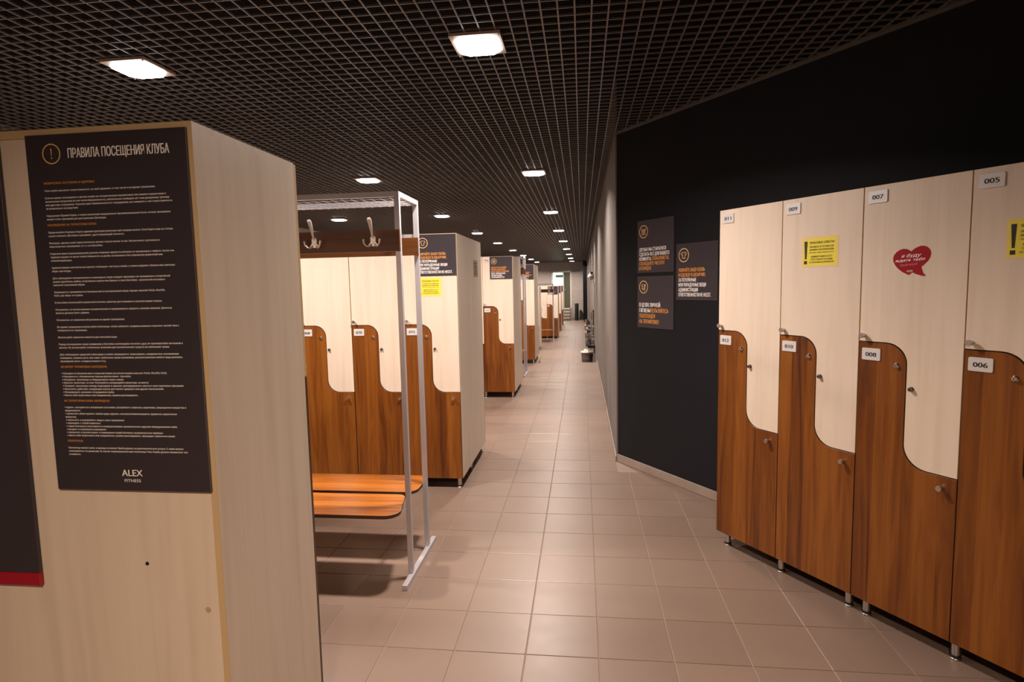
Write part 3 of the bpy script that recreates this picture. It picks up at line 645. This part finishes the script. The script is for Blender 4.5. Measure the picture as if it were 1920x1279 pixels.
# ------------------------------------------------------------------ benches with coat racks
def hook_mesh():
    m = MB()
    m.prism([(-.006,-.036),(.006,-.036),(.010,-.026),(.022,-.034),(.024,-.028),(.013,-.014),(.014,.006),(.008,.014),(-.008,.014),(-.014,.006),(-.013,-.014),(-.024,-.028),(-.022,-.034),(-.010,-.026)], -.004, 0, 0, .0008)
    m.tube([(0,-.003,.004),(0,-.012,.014),(0,-.022,.040),(0,-.034,.070),(0,-.046,.088),(0,-.052,.095)], [.0045,.0055,.0065,.0090,.0105,.0085], 10)
    for s in (-1, 1):
        m.tube([(s*.008,-.003,-.026),(s*.016,-.010,-.036),(s*.028,-.020,-.036),(s*.038,-.026,-.024),(s*.040,-.026,-.010),(s*.041,-.026,-.002)], [.004,.004,.0035,.004,.0055,.0045], 8)
    for z in (.004, -.018): m.lathe([(.0035, .004), (.003, .0052)], 0, 0, z, 8, 1, 'y')
    return m.mesh('coat_hook', [mat('polished_hook', (.86,.82,.78), .32, .8), M['satin']])
HOOK = hook_mesh(); TB = 0.0125
def tube_part(t, name, pts, r=TB, m_=None):
    m = MB(); m.tube(pts, r, 4, 0, True); return m.build(name, m_ or M['grey_metal'], t)
def coat_rack(label, xr, yc, z0, length=2.0, simple=False):
    """xr = right end (m), yc = centre (m)"""
    t = empty('bench_with_coat_rack', (xr, yc, z0)); tag(t, label, 'bench', 'benches with coat racks')
    H = 1.990; yf, yb = -.162, .162
    ends = [-.010, -length+.010]
    for xe in ends:
        for yy in (yf, yb): tube_part(t, 'post', [(xe, yy, .026), (xe, yy, H-.025)])
        tube_part(t, 'foot_bar', [(xe+.006, -.300, .0135), (xe+.006, .290, .0135)], .0132)
        tube_part(t, 'end_rail', [(xe, yf-.0125, H-.0125), (xe, yb+.0125, H-.0125)])
        tube_part(t, 'bench_bracket', [(xe-(.13 if xe > -1 else -.13), -.27, .3665), (xe-(.13 if xe > -1 else -.13), .27, .3665)], .0095)
    for yy in (yf, yb): tube_part(t, 'shelf_rail', [(ends[0]+.0125, yy, H-.0125), (ends[1]-.0125, yy, H-.0125)])
    tube_part(t, 'back_rail', [(ends[0]-.013, yb, 1.798), (ends[1]+.013, yb, 1.798)], .0085)
    m = MB(); k = -.05
    while k > -length+.03: m.tube([(k, yf, H-.030), (k, yb, H-.030)], .0017, 5); k -= .05
    for i in range(1, 5): m.tube([(ends[0], yf+i*.065, H-.026), (ends[1], yf+i*.0463, H-.026)], .0017, 5)
    m.build('wire_shelf', mat('dull_wire', (.30,.29,.31), .45, .5), t)
    # seat boards with rounded corners
    for (a, b_) in ((-.320, -.022), (.018, .300)):
        r = .075; x0, x1 = -length+.035, -.027
        pl = arc(x1-r, a+r, r, -PI/2, 0, 7)+arc(x1-r, b_-r*.5, r*.5, 0, PI/2, 5)+[(x1-r*.5, b_)]+[(x0, b_), (x0, a)]
        if a > 0: pl = arc(x1-r, a+r, r, -PI/2, 0, 7)+arc(x1-r*.4, b_-r*.4, r*.4, 0, PI/2, 5)+[(x0, b_), (x0, a)]
        m = MB(); n = len(pl)
        pl2 = [(x+( -.001 if x > -1 else .001), y) for x, y in pl]
        vs = [(x, y, .396) for x, y in pl2]+[(x, y, .3945) for x, y in pl]+[(x, y, .377) for x, y in pl]
        m.add(vs, [tuple(range(n))], 0); m.add(vs, [(n+i, n+(i+1) % n, (i+1) % n, i) for i in range(n)], 1); m.add(vs, [(2*n+i, 2*n+(i+1) % n, n+(i+1) % n, n+i) for i in range(n)], 2); m.add(vs, [tuple(range(3*n-1, 2*n-1, -1))], 2)
        m.build('seat_board', [M['bench'], M['maple_edge'], M['edge']], t)
    for (ya, yb_, za, zb) in ((yf-.0125-.018, yf-.0125, 1.697, 1.803), (yb-.0125-.018+.0, yb-.0125, 1.692, 1.788)):
        m = MB(); m.prism([(-length+.01, za), (.004, za), (.004, zb), (-length+.01, zb)], ya, yb_, 0, .001, 1); o_ = m.build('coat_board', [M['board_wood'], M['edge']], t)
        if ya < 0:
            x = -.129
            while x > -length+.05: link('coat_hook', HOOK, o_, (x, ya, 1.760)); x -= .305
    if not simple:
        for yy in (-.15, .12):
            m = MB(); m.lathe([(.005, -.004), (.005, .0)], n=8); m.build('bolt', M['satin'], t, (-.045, yy, .377))
    return t
coat_rack('grey steel bench with walnut seat boards, wire shelf and coat hooks beside the foreground cabinet', -0.048, -5.49*T, 0)
coat_rack('bench with coat rack hidden between lockers 072 and 104', -1.55*T, 6.05*T, 0, simple=True)
coat_rack('grey bench and coat rack between locker 104 and the upper floor edge', -0.34*T, 17.2*T, 0, simple=True)
coat_rack('grey coat rack just past the upper floor edge on the lower floor', -2.0*T, 37.6*T, ZL, simple=True)
coat_rack('distant grey bench with coat rack in the middle of the lower floor', -0.45*T, 52.3*T, ZL, simple=True)

# ------------------------------------------------------------------ far right: mirrors, counter, dryers, bin
def mirror(y0, y1, label):
    t = empty('wall_mirror', (XW, y0, ZL)); tag(t, label, 'mirror')
    m = MB(); m.box(-.010, -.002, 0, y1-y0, .70, 1.985); m.build('glass', M['mirror'], t)
    m = MB()
    for a, b_ in ((0, .03), (y1-y0-.03, y1-y0)): m.box(-.022, -.0105, a, b_, .70, 1.985)
    m.build('side_rail', M['satin'], t)
mirror(27.8*T, 37.8*T, 'wall mirror nearest to the camera in the corridor'); mirror(38.2*T, 48.0*T, 'wall mirror deeper in the corridor'); 
t = empty('wall_lamp', (XW, 30*T, 5.86*T)); tag(t, 'white tubular lamp mounted above the corridor mirrors', 'lamp')
m = MB(); m.tube([(-.055, 0, 0), (-.055, 6.4, 0)], .034, 12); m.build('tube_cover', M['tubelamp'], t)
m = MB(); m.tube([(-.055, -.03, 0), (-.055, 0, 0)], .036, 12); m.build('end_cap', M['blackplastic'], t)
m = MB(); 
for yy in (.5, 5.8): m.box(-.03, -.001, yy-.04, yy+.04, -.025, .025)
m.build('wall_bracket', M['satin'], t)
t = empty('wall_counter', (XW, 27.3*T, ZL)); tag(t, 'long narrow glossy black counter under the mirrors', 'counter')
m = MB(); m.prism([(-.205, .595), (-.002, .595), (-.002, .620), (-.205, .620)], 0, 9.2, 0, .002); m.build('top', M['gloss_black'], t)
m = MB(); m.box(-.206, -.2055, 0, 9.2, .595, .620); m.build('front_edge', M['blackplastic'], t)
for yy in (.6, 3.2, 5.8, 8.4):
    m = MB(); m.box(-.16, -.002, yy-.012, yy+.012, .50, .594); m.box(-.02, -.002, yy-.012, yy+.012, .38, .50); m.build('bracket', M['blackplastic'], t)
def dryer_meshes():
    m = MB()
    m.lathe([(.022, -.095), (.030, -.09), (.036, -.04), (.036, .03), (.028, .055)], 0, 0, .10, 14, 0, 'y')
    h = MB(); h.tube([(0, .0, .075), (0, .012, .03), (0, .02, .0)], [.018, .015, .014], 8)
    n_ = MB(); n_.lathe([(.038, -.115), (.030, -.095)], 0, 0, .10, 14, 0, 'y'); n_.lathe([(.030, .055), (.026, .066)], 0, 0, .10, 14, 0, 'y')
    c = MB(); c.tube([(0, .02, .004), (.02, .05, .006), (.05, .03, .006), (.04, -.05, .006), (.0, -.08, .006), (-.03, -.03, .006)], .004, 6)
    return m.mesh('body', [M['gloss_black']]), h.mesh('handle', [M['blackplastic']]), n_.mesh('nozzle', [M['chrome']]), c.mesh('cord', [M['blackplastic']])
DM = dryer_meshes(); random.seed(5)
for k in range(11):
    yy = 28.8*T+k*0.68+random.uniform(-.1, .1)
    t = empty('hair_dryer', (XW-.09-random.uniform(0, .03), yy, ZL+.6205), random.uniform(-.9, .9)+PI)
    tag(t, 'black hair dryer with shiny metal nozzle, '+(ORD+['tenth','last'])[k]+' along the wall counter from the camera', 'hair dryer', 'hair dryers along the wall counter')
    for nm, me in zip(('body', 'handle', 'nozzle', 'cord'), DM): link(nm, me, t)
# waste bin beyond the edge of the upper floor
t = empty('waste_bin', (3.20*T, 31.6*T, ZL)); tag(t, 'round dark steel waste bin with a white bag by the right corridor wall', 'bin')
m = MB(); m.lathe([(.118, 0.0), (.120, .004), (.132, .15), (.135, .155), (.135, .175), (.133, .18), (.143, .325), (.150, .330), (.150, .338), (.140, .338), (.128, .16), (.112, .01)], n=28); m.build('body', M['steel_bin'], t)
m = MB(); random.seed(3); prof = []
nn = 24; rings = []
for j, (r, h) in enumerate([(.153, .318), (.158, .335), (.154, .347), (.135, .345), (.11, .318), (.07, .312), (.03, .31)]):
    rings += [((r+random.uniform(-.006, .006))*math.cos(2*PI*k/nn), (r+random.uniform(-.006, .006))*math.sin(2*PI*k/nn), h+random.uniform(-.008, .010 if j > 2 else .004)) for k in range(nn)]
m.add(rings, [(j*nn+k, j*nn+(k+1) % nn, (j+1)*nn+(k+1) % nn, (j+1)*nn+k) for j in range(6) for k in range(nn)]+[tuple(range(6*nn, 7*nn))], 0, True); m.build('bag', M['bag'], t)
for q, (bx, by, br) in enumerate([(-.045, .01, .038), (.02, -.03, .034), (.06, .04, .03)]):
    tmb = MB(); vs = []; n1, n2 = 6, 10
    for a in range(1, n1):
        for c_ in range(n2):
            th = PI*a/n1; ph = 2*PI*c_/n2; rr = br*random.uniform(.82, 1.12)
            vs.append((bx+rr*math.sin(th)*math.cos(ph), by+rr*math.sin(th)*math.sin(ph), .366+rr*math.cos(th)))
    tmb.add(vs, [(a*n2+c_, a*n2+(c_+1) % n2, (a+1)*n2+(c_+1) % n2, (a+1)*n2+c_) for a in range(n1-2) for c_ in range(n2)]+[tuple(range(n2))[::1], tuple(range((n1-2)*n2, (n1-1)*n2))[::-1]], 0)
    o = tmb.build('crumpled_paper', M['bag'], None, (3.20*T, 31.6*T, ZL)); tag(o, ['largest crumpled white paper, on the left in the waste bin', 'crumpled white paper in the middle of the waste bin', 'smallest crumpled white paper, on the right in the waste bin'][q], 'paper', 'crumpled paper in the waste bin')

# ------------------------------------------------------------------ far end: door, stairs, urn, sign bar
t = empty('door_1', (dx0, YE, dz0)); tag(t, 'white framed doorway to a bright room above the far stairs', kind='structure')
DWd, DHt = dx1-dx0, dz1-dz0; m = MB()
m.box(-.04, .045, -.02, .13, 0, DHt); m.box(DWd-.045, DWd+.04, -.02, .13, 0, DHt); m.box(-.04, DWd+.04, -.02, .13, DHt-.045, DHt+.04); m.build('frame', M['doorframe'], t)
m = MB(); m.box(.60, .66, -.015, .11, 0, DHt-.045); m.build('middle_post', M['doorframe'], t)
m = MB(); m.box(.66, DWd-.045, .03, .07, .01, DHt-.045); m.build('door_leaf', M['oliveleaf'], t)
m = MB(); m.box(.70, .73, -.03, .03, .95, 1.10); m.build('handle', M['satin'], t)
m = MB(); rx0, rx1, ry1, rz1 = dx0-1.2, dx1+.5, YE+3.0, dz1+.3
m.box(rx0, rx1, ry1, ry1+.1, dz0, rz1); m.box(rx0-.1, rx0, YE+.15, ry1, dz0, rz1); m.box(rx1, rx1+.1, YE+.15, ry1, dz0, rz1); m.box(rx0, rx1, YE+.15, ry1, rz1, rz1+.1)
struct('wall_beyond', m, M['mint'], 'bright mint white room past the far doorway')
m = MB(); m.box(rx0, rx1, YE+.151, ry1, dz0-.1, dz0); o = m.build('floor', M['skirt']); tag(o, 'floor of the bright room past the far doorway', kind='structure')
lg2 = bpy.data.lights.new('room_lamp', 'AREA'); lg2.size = .8; lg2.energy = ROOM_GLOW; lg2.color = (.86, 1.0, .88)
lo = bpy.data.objects.new('room_lamp', lg2); C.objects.link(lo); lo.location = ((rx0+rx1)/2, YE+1.5, rz1-.05)
m = MB(); m.box(-2.35*T, -.75*T, ry1-.08, ry1-.002, 6.50*T, 6.9*T); m.box(-2.30*T, -.8*T, ry1-.10, ry1-.08, 6.55*T, 6.85*T); o = m.build('wall_sign', M['urn']); tag(o, 'dark horizontal sign bar on the wall of the bright room', 'sign')
t = empty('wall_sign', (.95*T, YE-.001, 7.30*T)); tag(t, 'narrow dark sign bar on the end wall right of the doorway', 'sign')
m = MB(); m.box(0, 1.5*T, -.05, 0, 0, .065); m.build('housing', mat('sign_brown', (.07, .045, .04), .4), t); m = MB(); m.box(.8*T, 1.46*T, -.052, -.0505, .008, .057); m.build('face', mat('sign_face', (.16, .12, .11), .4), t)
t = empty('staircase', (-2.7*T, 90.0*T, ZL)); tag(t, 'short flight of steps with white edges up to the far doorway', 'stairs')
SWd = 3.4*T; rise = (dz0-ZL)/4
for k in range(4):
    m = MB(); y0 = k*.27; m.box(0, SWd, y0, YE-90.0*T-.003 if k == 3 else y0+.27, 0 if k == 0 else k*rise-.0, rise*(k+1)); 
    if k: m.box(0, SWd, y0+.0, YE-90*T-.003, 0, k*rise-.001)
    st = m.build('step', M['step'], t)
    m = MB(); m.box(.02, SWd-.02, y0-.004, y0+.04, rise*(k+1)+.0005-.03, rise*(k+1)+.002); m.build('nosing', M['nosing'], st)
t = empty('litter_urn', (1.88*T, 90.9*T, ZL)); tag(t, 'tall dark cylindrical urn standing at the end wall', 'urn')
m = MB(); m.lathe([(.10, 0), (.103, .02), (.103, .90), (.098, .915)], n=24); m.build('body', M['urn'], t)
m = MB(); m.lathe([(.075, .915), (.08, .925), (.05, .935)], n=20); m.build('lid', M['chrome'], t)
m = MB(); m.prism([(0,0),(.30,0),(.27,.12),(.20,.42),(.10,.55),(.02,.50)], 0, .05, 0, .01); o = m.build('folded_sign', M['urn'], None, (2.30*T, 92.6*T, ZL)); tag(o, 'dark folded floor sign leaning behind the urn', 'sign')
